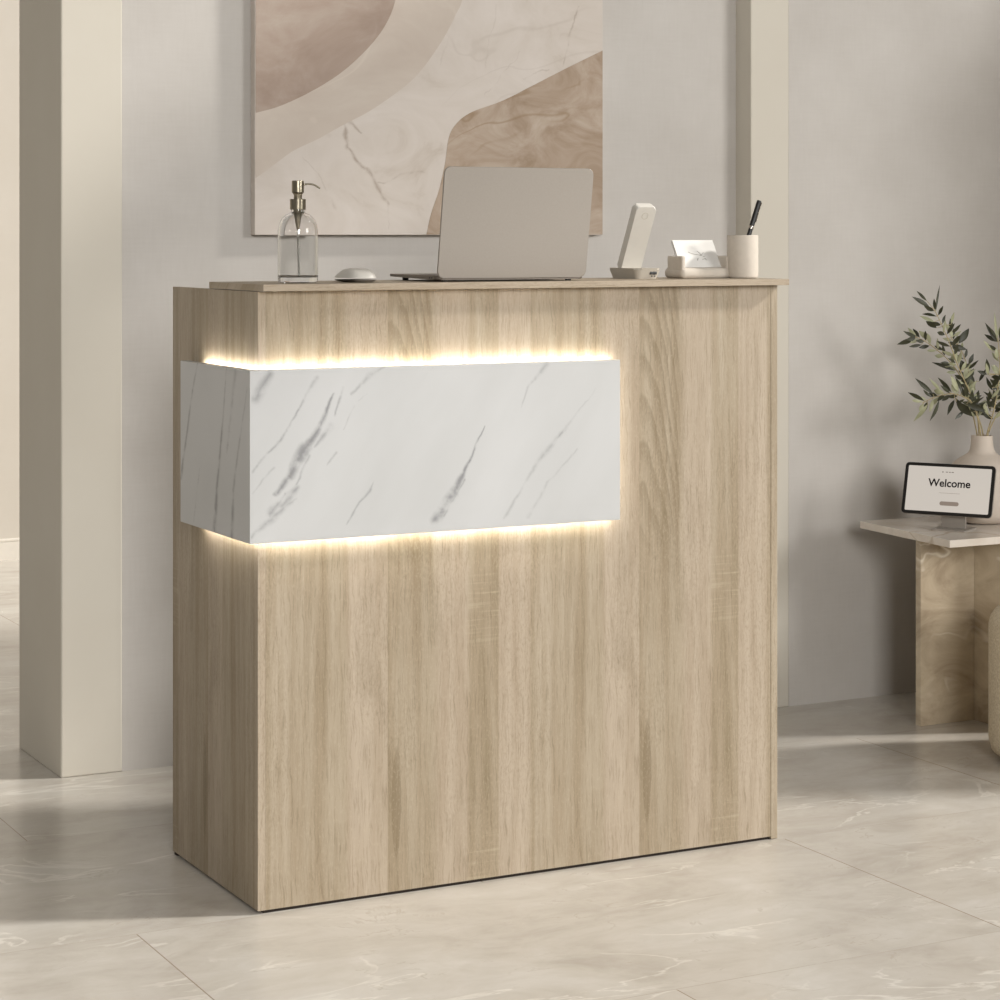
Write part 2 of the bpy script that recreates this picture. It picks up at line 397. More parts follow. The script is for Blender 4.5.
tag(link_mesh('right_light_blocker', bm, WALL, smooth=0), kind='structure')
struct('wall_rear', (-4.2, 4.5, 4.5, 4.62, 0, 3.2), FARW)
bm = bmesh.new()
box(bm, -4.2, 4.5, 4.484, 4.5, 0, .066); box(bm, -4.2, 4.5, 4.488, 4.5, .066, .078, bev=.004)
tag(link_mesh('baseboard_rear', bm, WHITEP), kind='structure')

# ------------------------------------------------------------------ reception desk
W, D, H = 1.091, .444, 1.0885        # width, depth, height below the countertop
desk = thing('reception_desk', 'pale oak reception desk with a glowing white marble box around its corner', 'reception desk')
B = .006
boxo('side_panel', (0, .015, 0, D, B, H-.001), OAK, desk, .0006)
boxo('side_panel', (W-.015, W, 0, D, .001, H-.001), OAK, desk, .0006)
boxo('front_panel', (.0153, W-.0153, .0006, .016, B, H-.001), OAK, desk, .0004)
bm = bmesh.new(); box(bm, 0, W+.010, -.0265, .2446, H, H+.0120, bev=.001)
link_mesh('countertop', bm, OAKX, desk)
boxo('work_surface', (.015, W-.015, .016, D, .735, .757), OAKX, desk, .001)
boxo('gap_shade_strip', (.012, W-.016, .006, D-.03, .0, B), DARK, desk)  # dark strip standing in for the shade in the gap under the desk
boxo('foot_glide', (.002, .013, D-.018, D-.004, 0, B), DARK, desk)
# marble box wrapped round the left corner: an L of two slabs standing off the oak
bm = bmesh.new()
a, b, g = .028, .0255, .011
prism(bm, [(-b, -a), (.716, -a), (.716, -g), (-g+.001, -g), (-g+.001, .328), (-b, .328)], .6515, .9520, .0006, 1)
mb = link_mesh('marble_box', bm, MARBLE, desk, 20)
mb['label'] = 'white grey-veined marble box around the desk corner'
bm = bmesh.new(); box(bm, .0, .70, -g, .0, .70, .90); box(bm, -g+.001, -.0002, .0, .262, .70, .90)
link_mesh('standoff', bm, OAK, mb)
def led(dims, m=LED): boxo('led_strip', dims, m, mb)
led((.004, .705, -.0100, -.0060, .9400, .9455)); led((.004, .705, -.0100, -.0060, .658, .6635))
led((-.0095, -.0055, -.0035, .262, .9400, .9455)); led((-.0095, -.0055, -.0035, .262, .658, .6635))
led((.703, .708, -.0100, -.0060, .668, .936), LEDS)

CT = H + .0120                        # countertop surface

# ------------------------------------------------------------------ soap dispenser
sx, sy = .1145, .095
sd = thing('soap_dispenser', 'clear glass soap dispenser with a brushed metal pump on the desk top', 'soap dispenser', (sx, sy, CT))
sd.scale = (1.045, 1.045, 1.045)
R = .0348
GL = glass('clear_glass', (253, 253, 253), 1.45); LIQ = glass('clear_soap', (253, 253, 252), 1.2)
bm = bmesh.new()
prof = [(0, 0), (R-.004, 0), (R-.001, .0015), (R, .004), (R, .084)]
for i in range(1, 9):
    t = PI/2*i/9; prof.append((R-(R-.0125)*(1-math.cos(t)), .084+.036*math.sin(t)))
prof += [(.0118, .1215), (.0112, .126), (.0086, .126), (.0086, .1195)]
for i in range(8, 0, -1):
    t = PI/2*i/9; prof.append((R-.0026-(R-.0125)*(1-math.cos(t)), .0835+.034*math.sin(t)))
prof += [(R-.0026, .083), (R-.0026, .013), (R-.006, .0095), (0, .0095)]
lathe(bm, prof, 56); link_mesh('bottle', bm, GL, sd, 40)
bm = bmesh.new(); lathe(bm, [(0, .0093), (R-.006, .0093), (R-.0024, .0129), (R-.0024, .0805), (R-.004, .0800), (0, .0800)], 48)
link_mesh('liquid_soap', bm, LIQ, sd, 40)
bm = bmesh.new(); lathe(bm, [(.0085, .1262), (.0134, .1262), (.0138, .1268), (.0138, .1438), (.0132, .1444), (0, .1444)], 40); link_mesh('collar', bm, METAL, sd, 40)
bm = bmesh.new(); lathe(bm, [(.0072, .1444), (.0072, .152), (.0092, .1545), (.0106, .156), (.0106, .1752), (.0100, .1762), (0, .1762)], 40); link_mesh('pump_head', bm, METAL, sd, 40)
bm = bmesh.new()
da = Vector((.93, -.25, 0)).normalized()
tube(bm, spline([da*.009+Vector((0, 0, .169)), da*.018+Vector((0, 0, .1705)), da*.028+Vector((0, 0, .1690)), da*.0385+Vector((0, 0, .1630))], 5), .0016, 10)
link_mesh('spout', bm, METAL, sd, 50)
bm = bmesh.new(); lathe(bm, [(.0078, .1262), (.0078, .118), (.0058, .112), (.0040, .100), (.0022, .092), (0, .092)], 24); link_mesh('pump_valve', bm, METAL, sd, 40)
bm = bmesh.new(); tube(bm, [(0, 0, .093), (.001, 0, .05), (.002, 0, .0105)], .0017, 10); link_mesh('dip_tube', bm, simple('clear_tube_plastic', (205, 202, 194), .3), sd, 40)

# ------------------------------------------------------------------ computer mouse
mo = thing('computer_mouse', 'low arched white computer mouse beside the laptop', 'mouse', (.2300, .10, CT), math.radians(-4))
def mouse_shell(top):
    bm = bmesh.new(); L, Wd = .112, .061; nu, nv = 24, 16; grid = []
    for i in range(nu+1):
        t = -1 + 2*i/nu; row = []
        hw = Wd/2*(1-abs(t)**4.2)**.5 if abs(t) < 1 else 0
        crest = .0255*(1-abs(t+.08)**2.6*.72) if abs(t) < 1 else .004
        crest = max(crest, .0035)
        for j in range(nv+1):
            s = -1 + 2*j/nv
            zt = .0079 + (max(crest, .0085)-.0079)*(1-abs(s)**4.5)
            row.append(bm.verts.new((hw*s, t*L/2, zt if top else .0006+.0038*abs(s)**6)))
        grid.append(row)
    for i in range(nu):
        for j in range(nv):
            bm.faces.new((grid[i][j], grid[i+1][j], grid[i+1][j+1], grid[i][j+1]))
    if not top:
        z = [[bm.verts.new(v.co + Vector((0, 0, .0080-v.co.z))) for v in r] for r in grid]
        for i in range(nu):
            for j in range(nv): bm.faces.new((z[i][j], z[i][j+1], z[i+1][j+1], z[i+1][j]))
    bmesh.ops.remove_doubles(bm, verts=bm.verts, dist=.00005)
    return bm
link_mesh('top_shell', mouse_shell(True), WHITEPL, mo, 60)
base = link_mesh('base', mouse_shell(False), ALUD, mo, 60); base['label'] = 'dark grey underside of the mouse'
bm = bmesh.new(); prism(bm, rrect(.007, .012, .003, 5, 0, .026), .0225, .0243); link_mesh('touch_mark', bm, GREIGE, mo)

# ------------------------------------------------------------------ laptop (back of the lid faces us)
lp = thing('laptop', 'open warm grey laptop seen from behind its lid on the desk top', 'laptop', (.5175, .030, CT))
LW, LD = .311, .214
def slab(name, w, d, t, r, mat, M, parent, bev=.0015, y0=0.0):
    bm = bmesh.new(); prism(bm, rrect(w, d, r, 6, 0, y0+d/2), 0, t, bev, 3)
    bmesh.ops.transform(bm, matrix=M, verts=bm.verts)
    return link_mesh(name, bm, mat, parent, 40)
bs = slab('base', LW, LD, .009, .012, ALUD, Matrix.Translation((0, .002, .003)), lp, .003)
for v in bs.data.vertices:                # wedge: the underside rises towards the user's edge
    if v.co.z < .0075: v.co.z += .0042*max(0, v.co.y/LD)
slab('keyboard', LW-.05, .10, .0006, .003, BLACK, Matrix.Translation((0, .030, .0118)), bs, .0002)
for yy in (.010, .019):
    bm = bmesh.new(); prism(bm, rrect(.006, .0028, .0013, 4, yy+.012, .0072), -LW/2-.0003, -LW/2+.002, axis='x'); link_mesh('port', bm, BLACK, bs)
for fx in (-1, 1):
    for fy in (.02, .19):
        fh = .0034 if fy < .1 else .0068
        bm = bmesh.new(); lathe(bm, [(0, 0), (.006, 0), (.006, fh), (0, fh)], 16, fx*.13, fy); link_mesh('rubber_foot', bm, BLACK, lp)
bm = bmesh.new(); tube(bm, [(-.12, .0055, .0105), (.12, .0055, .0105)], .0042, 12); link_mesh('hinge', bm, ALUD, lp, 50)
ang = math.radians(90+9)
ML = Matrix.Translation((0, .002, .0075)) @ Matrix.Rotation(ang, 4, 'X')
lid = slab('lid', LW, .206, .0048, .011, ALU, ML, lp, .0016)
slab('screen', LW-.012, .190, .0006, .004, BLACK, ML @ Matrix.Translation((0, .008, -.0005)), lid, .0001)

# ------------------------------------------------------------------ charging stand
cs = thing('charging_stand', 'off-white charging stand with a slanted upright slab and dark port', 'charging stand', (.857, .155, CT))
bm = bmesh.new()
prism(bm, rrect(.060, .116, .012, 6), 0, .021, 0)
for v in bm.verts:
    if v.co.z < .001: v.co.x *= .80; v.co.y *= .86
bmesh.ops.bevel(bm, geom=[e for e in bm.edges if abs(e.verts[0].co.z-e.verts[1].co.z) < .0005 and e.verts[0].co.z > .02], offset=.003, segments=3, affect='EDGES')
cb = link_mesh('base', bm, GREIGE, cs, 40)
bm = bmesh.new(); box(bm, .002, .018, -.0560, -.051, .0085, .0145, bev=.001); link_mesh('port', bm, BLACK, cb)
for dx in (.006, .013):
    bm = bmesh.new(); lathe(bm, [(0, 0), (.0012, 0), (.0012, .002), (0, .002)], 12)
    bmesh.ops.transform(bm, matrix=Matrix.Translation((dx, -.0542, .0055)) @ Matrix.Rotation(PI/2, 4, 'X'), verts=bm.verts); link_mesh('indicator', bm, BLACK, cb)
MS = Matrix.Translation((-.007, .012, .0185)) @ Matrix.Rotation(math.radians(90+27), 4, 'X')
bm = bmesh.new(); prism(bm, rrect(.045, .142, .007, 6, 0, .070), -.009, .009, .003, 3)
bmesh.ops.transform(bm, matrix=MS, verts=bm.verts); sl = link_mesh('upright_slab', bm, WHITEPL, cs, 45)
bm = bmesh.new()
for i in range(32):
    a0, a1 = 2*PI*i/32, 2*PI*(i+1)/32
    vs = [bm.verts.new((r_*math.cos(q), .122+r_*math.sin(q), z_)) for q in (a0, a1) for r_, z_ in ((.0062, .0088), (.0072, .0088), (.0072, .0094), (.0062, .0094))]
    for p in range(4): bm.faces.new((vs[p], vs[(p+1) % 4], vs[4+(p+1) % 4], vs[4+p]))
bmesh.ops.transform(bm, matrix=MS, verts=bm.verts); link_mesh('button_ring', bm, GREIGE, sl)

# ------------------------------------------------------------------ card holder with cards
ch = thing('card_holder', 'rounded cream ceramic business card holder between charging stand and pen cup', 'card holder', (.985, .125, CT))
bm = bmesh.new()
box(bm, -.0585, .0585, -.036, .034, 0, .0215, bev=.0085, seg=4)
link_mesh('tray', bm, CERAMIC, ch, 50)
for s in (-1, 1):
    bm = bmesh.new(); box(bm, s*.0530-.0045, s*.0530+.0045, -.033, .022, .010, .0445, bev=.003, seg=3)
    link_mesh('end_wall', bm, CERAMIC, ch, 50)
bm = bmesh.new(); box(bm, -.046, .046, .024, .031, .012, .040, bev=.002, M=None); link_mesh('back_rest', bm, CERAMIC, ch, 50)
lean = math.radians(-32)
MC = Matrix.Translation((0, -.0125, .0215)) @ Matrix.Rotation(lean, 4, 'X')
def card(front):
    o = boxo('business_card', (-.0475, .0475, 0, .0009, .0006, .0640), PAPER)
    return o
cards = []
proto = card(True)
ROOT = Matrix.Translation((.9865, .125, CT))
for i in range(5):
    o = proto if i == 0 else proto.copy()
    if i: C.objects.link(o)
    o.matrix_world = ROOT @ MC @ Matrix.Translation((0, .0014*i, 0))
    tag(o, 'white card with a sketched twig, foremost in the holder' if i == 0 else 'plain white card behind the sketched card in the holder', 'business card', 'cards in the card holder')
    cards.append(o)
bm = bmesh.new()
def stroke(pts, r): tube(bm, [(x, -.0002, z) for x, z in pts], r, 5)
stroke(spline([(-.020, .036), (-.008, .031), (.003, .029), (.009, .0275)], 4), .0005)
stroke(spline([(.002, .038), (.006, .034), (.009, .0275)], 4), .0005)
stroke(spline([(.009, .0275), (.013, .033), (.017, .035)], 4), .0004)
stroke([(-.001, .021), (-.004, .0165)], .0007); stroke(spline([(.008, .018), (.014, .020), (.019, .017)], 3), .0004)
stroke([(.012, .025), (.018, .0265)], .0005); stroke([(.015, .022), (.017, .018)], .0006)
ink = link_mesh('twig_sketch', bm, GREYINK, cards[0])

# ------------------------------------------------------------------ pen cup + pen
cup = thing('pen_cup', 'cream ceramic pen cup at the right end of the desk top', 'cup', (1.0660, .085, CT))
bm = bmesh.new(); r = .0310
lathe(bm, [(0, 0), (r-.006, 0), (r-.002, .0015), (r, .006), (r, .0840), (r-.0012, .0857), (r-.0028, .0840), (r-.003, .007), (0, .0055)], 48)
link_mesh('cup_body', bm, CERAMIC, cup, 40)
p0 = Vector((1.0530, .087, CT+.0065)); p1 = Vector((1.1080, .0880, CT+.1555)); ax = (p1-p0); Ln = ax.length
pen = thing('pen', 'black pen with a silver band and clip leaning in the cream cup', 'pen', p0)
pen.rotation_mode = 'QUATERNION'; pen.rotation_quaternion = ax.to_track_quat('Z', 'Y')
bm = bmesh.new(); lathe(bm, [(0, 0), (.0012, .003), (.0034, .016), (.0043, .03), (.0045, .098), (0, .098)], 20); link_mesh('barrel', bm, BLACK, pen, 40)
SILVER = simple('polished_silver', (200, 192, 180), .2, 1.0)
bm = bmesh.new(); lathe(bm, [(.0046, .098), (.0049, .0985), (.0049, .1035), (.0046, .104)], 20); link_mesh('band', bm, SILVER, pen, 40)
bm = bmesh.new(); lathe(bm, [(0, .104), (.0050, .104), (.0050, Ln-.004), (.0042, Ln-.001), (0, Ln)], 20); link_mesh('cap', bm, BLACK, pen, 40)
bm = bmesh.new(); Mx = Matrix.Rotation(math.radians(-52), 4, 'Z'); box(bm, -.0011, .0011, -.0068, -.0052, Ln-.046, Ln-.004, bev=.0004, M=Mx); box(bm, -.0011, .0011, -.0062, -.003, Ln-.007, Ln-.004, M=Mx)
link_mesh('clip', bm, SILVER, pen)

# ------------------------------------------------------------------ painting
PX0, PX1, PZ0, PZ1 = .4274, 1.3361, 1.1866, 2.42
TAUPE = mat_stone('taupe_wash', [(.25, lin((150, 132, 120))), (.5, lin((166, 149, 137))), (.75, lin((180, 167, 156)))], (180, 166, 154), 4, .85, .01, .2, .2)
BAND = mat_stone('beige_wash', [(.3, lin((190, 177, 166))), (.7, lin((202, 192, 181)))], (214, 204, 192), 4, .85, .01, .2, .3)
PALE = mat_stone('painted_pale_marble', [(.25, lin((184, 172, 160))), (.42, lin((202, 193, 184))), (.7, lin((212, 204, 197)))], (150, 134, 120), 4.6, .8, .010, .2, .14, [(-.238, .270, -.222, .204, .006, .010, .75), (-.222, .204, -.161, .137, .006, .012, .8), (-.161, .137, -.121, .072, .012, .006, .7), (-.121, .072, -.118, .020, .006, .003, .4), (-.150, .120, -.030, .150, .003, .010, .55), (-.238, .270, -.190, .238, .010, .004, .7), (-.33, .18, -.28, .12, .003, .004, .4), (-.28, .12, -.25, .06, .004, .010, .4), (.385, .552, .352, .468, .004, .006, .7), (.352, .468, .343, .408, .006, .003, .7), (.300, .400, .230, .372, .003, .005, .5), (.225, .440, .130, .330, .003, .004, .4), (.05, .52, .01, .40, .003, .004, .35), (.16, .55, .13, .40, .006, .002, .35)])
OCHRE = mat_stone('painted_brown_stone', [(.28, lin((148, 128, 107))), (.48, lin((172, 154, 137))), (.7, lin((190, 176, 162)))], (138, 114, 84), 7, .8, .016, .2, .5)
PW = .8954                              # canvas width; the wall behind runs 1.4 degrees off the desk line
pa = thing('abstract_painting', 'large abstract canvas of beige curves and marbled stone shapes on the back wall', 'painting', (.8727, 1.1186, PZ0), -.02417)
bm = bmesh.new(); box(bm, -PW/2, PW/2, -.0282, -.0006, 0, PZ1-PZ0, bev=.0015); link_mesh('canvas', bm, PALE, pa)
def shape(name, pts, mat, depth):
    bm = bmesh.new(); prism(bm, pts, -.0282-depth, -.0282, axis='y')
    link_mesh(name, bm, mat, pa, 0)
def sp2(pts, n=6): return [(v.x, v.y) for v in spline([(a_, b_, 0) for a_, b_ in pts], n)]
WH = PZ1-PZ0-.002
arc1 = sp2([(-.4457, .2757), (-.3871, .293), (-.3093, .3292), (-.2355, .375), (-.1707, .4325), (-.1255, .4899), (-.1002, .5537), (-.0926, .6402), (-.1103, .7555), (-.1657, .8677)])
shape('taupe_shape', arc1 + [(-.27, .98), (-.4457, 1.03)], TAUPE, .0009)
arc2 = sp2([(-.4457, .1288), (-.4112, .1519), (-.3556, .1913), (-.2946, .2197), (-.233, .2531), (-.1707, .2845), (-.1103, .3231), (-.0646, .357), (-.0314, .3907), (.002, .4341), (.0278, .4726), (.0538, .5207), (.072, .564), (.0903, .6971), (.085, .8858), (.0512, WH)])
shape('beige_band', arc2 + [(-.4457, WH)], BAND, .0005)
arc3 = sp2([(.447, .4487), (.3383, .3978), (.2465, .353), (.1745, .3189), (.0955, .2908), (.0564, .264), (.0356, .2306), (.0253, .1693), (.0098, .1057), (-.0109, .0492), (-.0224, .0012)])
shape('brown_shape', arc3 + [(.447, .0012)], OCHRE, .0005)

# ------------------------------------------------------------------ side table
TX, TY, TZ, TT = 1.920, .5045, .475, .0178
TOPM = mat_stone('pale_polished_travertine', [(.3, lin((205, 194, 180))), (.5, lin((218, 209, 198))), (.7, lin((228, 221, 212)))], (186, 170, 150), 5, .16, .012)
LEGM = mat_stone('brown_polished_marble', [(.26, lin((144, 128, 107))), (.46, lin((185, 169, 146))), (.62, lin((204, 190, 166))), (.8, lin((219, 206, 185)))], (232, 224, 208), 5.5, .10, .014, .6, .9)
st = thing('side_table', 'low polished marble side table at the right by the wall', 'table', (2.45, .70, 0))
so = Vector((2.45, .70, 0))
def tpart(name, dims, m, bev=.0012):
    bm = bmesh.new(); box(bm, *dims, bev=bev); bmesh.ops.translate(bm, vec=-so, verts=bm.verts); return link_mesh(name, bm, m, st)
bm = bmesh.new(); prism(bm, [(TX, TY), (2.80, TY), (2.80, .893), (1.9505, .893)], TZ-TT, TZ, .0015, 2); bmesh.ops.translate(bm, vec=-so, verts=bm.verts); link_mesh('tabletop', bm, TOPM, st)
tpart('leg', (1.980, 2.70, .690, .710, 0, TZ-TT), LEGM)
tpart('leg', (2.1420, 2.1640, .535, .6895, 0, TZ-TT), LEGM)
tpart('leg', (2.640, 2.662, .535, .6895, 0, TZ-TT), LEGM)

# ------------------------------------------------------------------ tablet on a stand
psi, tau = .5664, .2976; TWd, THt = .2255, .1263
tb = thing('tablet', 'black framed tablet on a metal stand showing a Welcome screen', 'tablet', (2.055, .667, TZ))
nrm = Vector((-math.cos(psi), -math.sin(psi), 0)); wv = Vector((math.sin(psi), -math.cos(psi), 0))
upv = Vector((-nrm.x*math.sin(tau), -nrm.y*math.sin(tau), math.cos(tau))); fv = wv.cross(upv)
cen = Vector((2.039, .660, .5718)) - Vector((2.055, .667, TZ))
MT = Matrix((( wv.x, upv.x, fv.x, cen.x), (wv.y, upv.y, fv.y, cen.y), (wv.z, upv.z, fv.z, cen.z), (0, 0, 0, 1)))
def tab(name, outline, z0, z1, mat, parent, bev=0.0):
    bm = bmesh.new(); prism(bm, outline, z0, z1, bev, 2); bmesh.ops.transform(bm, matrix=MT, verts=bm.verts); return link_mesh(name, bm, mat, parent, 40)
tab('back_shell', rrect(TWd, THt, .009, 6), -.0075, -.0015, ALU, tb, .0012)
bez = tab('bezel', rrect(TWd-.0004, THt-.0004, .009, 6), -.0015, 0, BLACK, tb, .0004)
k = NT('lit_screen'); x, y, z = k.sep(k.obj()); sc = k.bsdf(lin((40, 38, 36)), .12, 0, None, .5, **{'Emission Color': lin((222, 213, 202)), 'Emission Strength': .78})
scr = tab('screen', rrect(TWd-.017, THt-.016, .0025, 4), -.0002, .0003, sc, tb)
def emink(name, rgb): 
    k = NT(name); return k.bsdf(lin(tuple(v*.3 for v in rgb)), .2, 0, None, .3, **{'Emission Color': lin(rgb), 'Emission Strength': .6})
TXT = emink('screen_text_black', (30, 28, 27)); TXG = emink('screen_text_grey', (150, 140, 130)); BTN = emink('screen_button_taupe', (168, 152, 138))
def text(name, s, size, cx, cy, mat, parent, z=.0005):
    cu = bpy.data.curves.new(name, 'FONT'); cu.body = s; cu.size = size; cu.align_x = 'CENTER'; cu.align_y = 'CENTER'; cu.extrude = .0001; cu.offset = size*.022
    o = bpy.data.objects.new(name, cu); C.objects.link(o)
    bpy.context.view_layer.update()
    me = bpy.data.meshes.new_from_object(o.evaluated_get(bpy.context.evaluated_depsgraph_get()))
    bpy.data.objects.remove(o); bpy.data.curves.remove(cu)
    me.transform(MT @ Matrix.Translation((cx, cy, z))); me.materials.append(mat)
    q = bpy.data.objects.new(name, me); C.objects.link(q); q.parent = parent
text('welcome_text', 'Welcome',   .0265, .002, .0145, TXT, scr)
def bar(name, w, h, cx, cy, mat): tab(name, rrect(w, h, h*.49, 4, cx, cy), .0003, .0006, mat, scr)
bar('heading_mark', .0035, .0035, -.017, .0425, TXG)
for wq, cx in ((.006, -.007), (.005, .0005), (.006, .0075)): bar('heading_line', wq, .0020, cx, .0425, TXG)
bar('caption_line', .052, .0007, .004, -.0090, BTN)
bar('button', .048, .0100, .006, -.0345, BTN)
# metal stand: base plate and bent neck
Rz = Matrix.Rotation(math.atan2(wv.y, wv.x), 4, 'Z')
bm = bmesh.new(); prism(bm, rrect(.088, .085, .004, 5, .001, -.004), 0, .0035, .0008, 2); bmesh.ops.transform(bm, matrix=Matrix.Translation((.004, -.004, 0)) @ Rz, verts=bm.verts); link_mesh('stand_base', bm, ALU, tb, 40)
bm = bmesh.new(); prof2 = [(-.004, .0035), (.004, .0035), (.004, .04), (.026, .105), (.019, .108), (-.004, .045)]
prism(bm, prof2, -.030, .030, axis='x'); bmesh.ops.transform(bm, matrix=Matrix.Translation((.004, -.004, 0)) @ Rz, verts=bm.verts); link_mesh('stand_neck', bm, ALU, tb, 40)

# ------------------------------------------------------------------ vase and olive branches
VX, VY = 2.208, .7394
va = thing('vase', 'matte clay coloured bottle vase behind the tablet on the side table', 'vase', (VX, VY, TZ))
bm = bmesh.new()
pr = [(0, 0), (.045, 0), (.066, .004), (.084, .018), (.095, .045), (.0985, .075), (.096, .102), (.087, .128), (.070, .150), (.050, .163), (.037, .171), (.031, .182), (.0285, .198), (.0275, .2125), (.0262, .2150), (.0240, .2130), (.0245, .198), (.027, .180), (.040, .160), (.070, .140), (.088, .090), (.080, .030), (0, .012)]
pr2 = [(v.x, v.y) for v in spline([(a_, b_, 0) for a_, b_ in pr], 3)]
pr2[0] = (0, 0); pr2[-1] = (0, .012)
lathe(bm, [(max(0, a_)*.95, b_) for a_, b_ in pr2], 56); link_mesh('vase_body', bm, VASEM, va, 60)
k = NT('olive_leaf'); geo = k.n('ShaderNodeNewGeometry'); nz = k.noise(k.obj(), 30, 3)
topc = k.ramp(nz, [(.3, lin((42, 43, 29))), (.7, lin((66, 67, 46)))]); und = k.ramp(nz, [(.3, lin((140, 142, 112))), (.7, lin((172, 172, 142)))])
LEAF = k.bsdf(k.mix(geo.outputs['Backfacing'], topc, und), .42, 0, None, .45)
TWIG = simple('pale_olive_twig', (170, 155, 118), .7, var=.2)
cr, sr = math.cos(.479576), math.sin(.479576)
U = Vector((cr, -sr, 0)); V = Vector((sr, cr, 0))          # across and away as seen from the room
NZ = TZ + .215
def el(px, py, dep=0.0):     # sprig drawing (units of 1/403 m) -> metres
    return Vector((VX, VY, NZ)) + U*((px-982)/403) + V*dep + Vector((0, 0, (436-py)/403))
STEMS = [
    ([(979, 470), (979, 436), (976, 412), (968, 392), (960, 376), (954, 362), (946, 342), (936, 320), (930, 309)], (.0, .0, -.01, -.02, -.03, -.03, -.04, -.045, -.05), 'olive sprig rising highest to the left over the tablet'),
    ([(981, 470), (978, 436), (970, 404), (961, 378), (950, 362), (936, 349), (924, 341), (917, 338)], (.0, .01, .0, .0, .01, .02, .02, .02), 'olive sprig with a pale low leaf reaching left at mid height'),
    ([(983, 470), (980, 436), (974, 414), (966, 400), (950, 393), (938, 394), (926, 398), (917, 402)], (.0, -.01, -.03, -.05, -.06, -.06, -.06, -.07), 'lowest olive sprig, drooping left just above the tablet'),
    ([(982, 470), (984, 436), (977, 410), (973, 388), (970, 366), (964, 350), (955, 340)], (.0, .01, .02, .03, .04, .05, .05), 'short olive sprig standing in the middle of the vase'),
    ([(984, 470), (986, 436), (991, 415), (995, 395), (997, 370), (996, 346), (994, 335)], (.0, -.01, -.02, -.02, -.03, -.03, -.03), 'upright olive sprig at the right edge of the picture'),
    ([(985, 470), (988, 436), (1000, 412), (1018, 385), (1034, 350), (1042, 325)], (.0, .0, .01, .02, .03, .04), 'olive sprig leaning right out of the picture'),
]
LV = [(925.8,307,906.5,296.5,3.6),(923,301,911.5,291,2.6),(932,311,936.8,285,2.0),(933,328,921,321,4.2),(931,322,916,316,2.8),(920,339.5,904,332,2.8),(928.5,339.5,921,332,3.8),(916.5,340,899.5,346,3.6),(923,346,910,348,2.4),
      (940,333,940.6,319,2.6),(949.5,337.5,943.5,323,3.4),(954.5,332,953,319.5,3.6),(948,324,950,312,2.4),(956,335,964.5,325.5,2.8),(957,338,966,332.5,2.2),(963,345,974,330,5.0),(956,347,971,351.5,3.6),(955,363.5,954,349,3.4),(963.5,361.5,956,351.5,2.4),(962,368.5,968,363,2.6),
      (955,371.5,933,363.5,2.8),(953,363,944,358,2.2),(944,351.5,936.5,347,2.6),(972,366,977,355,3.0),(971.5,379,974,365,6.0),(991,351.5,979.5,340,2.4),(986,373.5,983,358.5,3.6),(984.5,374.5,975,371,2.8),(989,377,998,378,4.0),(999,374.5,990.5,364.5,3.6),
      (995,342.5,983,323,3.0),(995,341.5,991,312,2.4),(997,339,999,322,2.8),(994.5,359,993,348,4.0),
      (919,399.5,902.5,391,3.2),(923,403,910,421,4.0),(934.5,399,924.5,420,3.2),(949.5,399,942,414,3.2),(928.5,393,911.5,377.5,3.2),(936,390,924.5,377.5,2.4),(937,393,929.5,389,4.0),(946.5,391,934.5,377,3.0),(954,391,945,374,4.4),(957,392,951.5,376.5,3.0),(966,390,959,377.5,2.4),(967,392,964.5,378.5,3.4),
      (968,402,973.5,393,4.2),(951.5,400.5,969,416,6.0),(960.5,410.5,950,418.5,2.6),(962.5,403,981,409.5,4.4),(965,406,974,410.5,3.0),(978,409.5,987,417,5.0),(984.5,409.5,990,402,4.0),(987.5,401,987.5,391,3.0),(992.5,400.5,1000,396,3.6),(995.5,413,1002,408,2.6)]
rnd = random.Random(3)
for pts_, _, _ in STEMS[:5]:
    for (ax_, ay_), (bx_, by_) in zip(pts_[1:], pts_[2:]):
        for f_ in (.3, .75):
            qx, qy = ax_+(bx_-ax_)*f_, ay_+(by_-ay_)*f_
            if qy > 418: continue
            th_ = math.atan2(by_-ay_, bx_-ax_)
            for sg in (-1, 1):
                a_ = th_ + sg*rnd.uniform(.45, 1.0); l_ = rnd.uniform(10, 15)
                LV.append((qx+1.5*math.cos(a_), qy+1.5*math.sin(a_), qx+l_*math.cos(a_), qy+l_*math.sin(a_), rnd.uniform(2.2, 3.2)))
for i in range(40):                      # fuller leafage low in the middle of the spray
    sx_ = rnd.uniform(958, 1000); sy_ = rnd.uniform(375, 418); a_ = rnd.uniform(-2.7, -.3); l_ = rnd.uniform(11, 17)
    LV.append((sx_, sy_, sx_+l_*math.cos(a_), sy_+l_*math.sin(a_), rnd.uniform(2.2, 3.6)))
for i in range(9):
    t = i/8; sx_ = 994+46*t; sy_ = 420-90*t
    for s in (-1, 1): LV.append((sx_, sy_, sx_+s*13+rnd.uniform(-3, 5), sy_-rnd.uniform(4, 14), rnd.uniform(2.6, 4)))
stems3 = []
for pts, dep, lab in STEMS:
    stems3.append(spline([el(px, py, d) for (px, py), d in zip(pts, dep)], 6))
flat = [[((p-Vector((VX, VY, 0))).dot(U)*403+982, 436-(p.z-NZ)*403) for p in s] for s in stems3]
leaves = [[] for _ in STEMS]
for bx_, by_, tx_, ty_, w_ in LV:
    best = min(((math.hypot(q[0]-bx_, q[1]-by_), si, pi) for si, s in enumerate(flat) for pi, q in enumerate(s) if pi >= 8), key=lambda t: t[0])
    leaves[best[1]].append((bx_, by_, tx_, ty_, w_, best[2], best[0]))
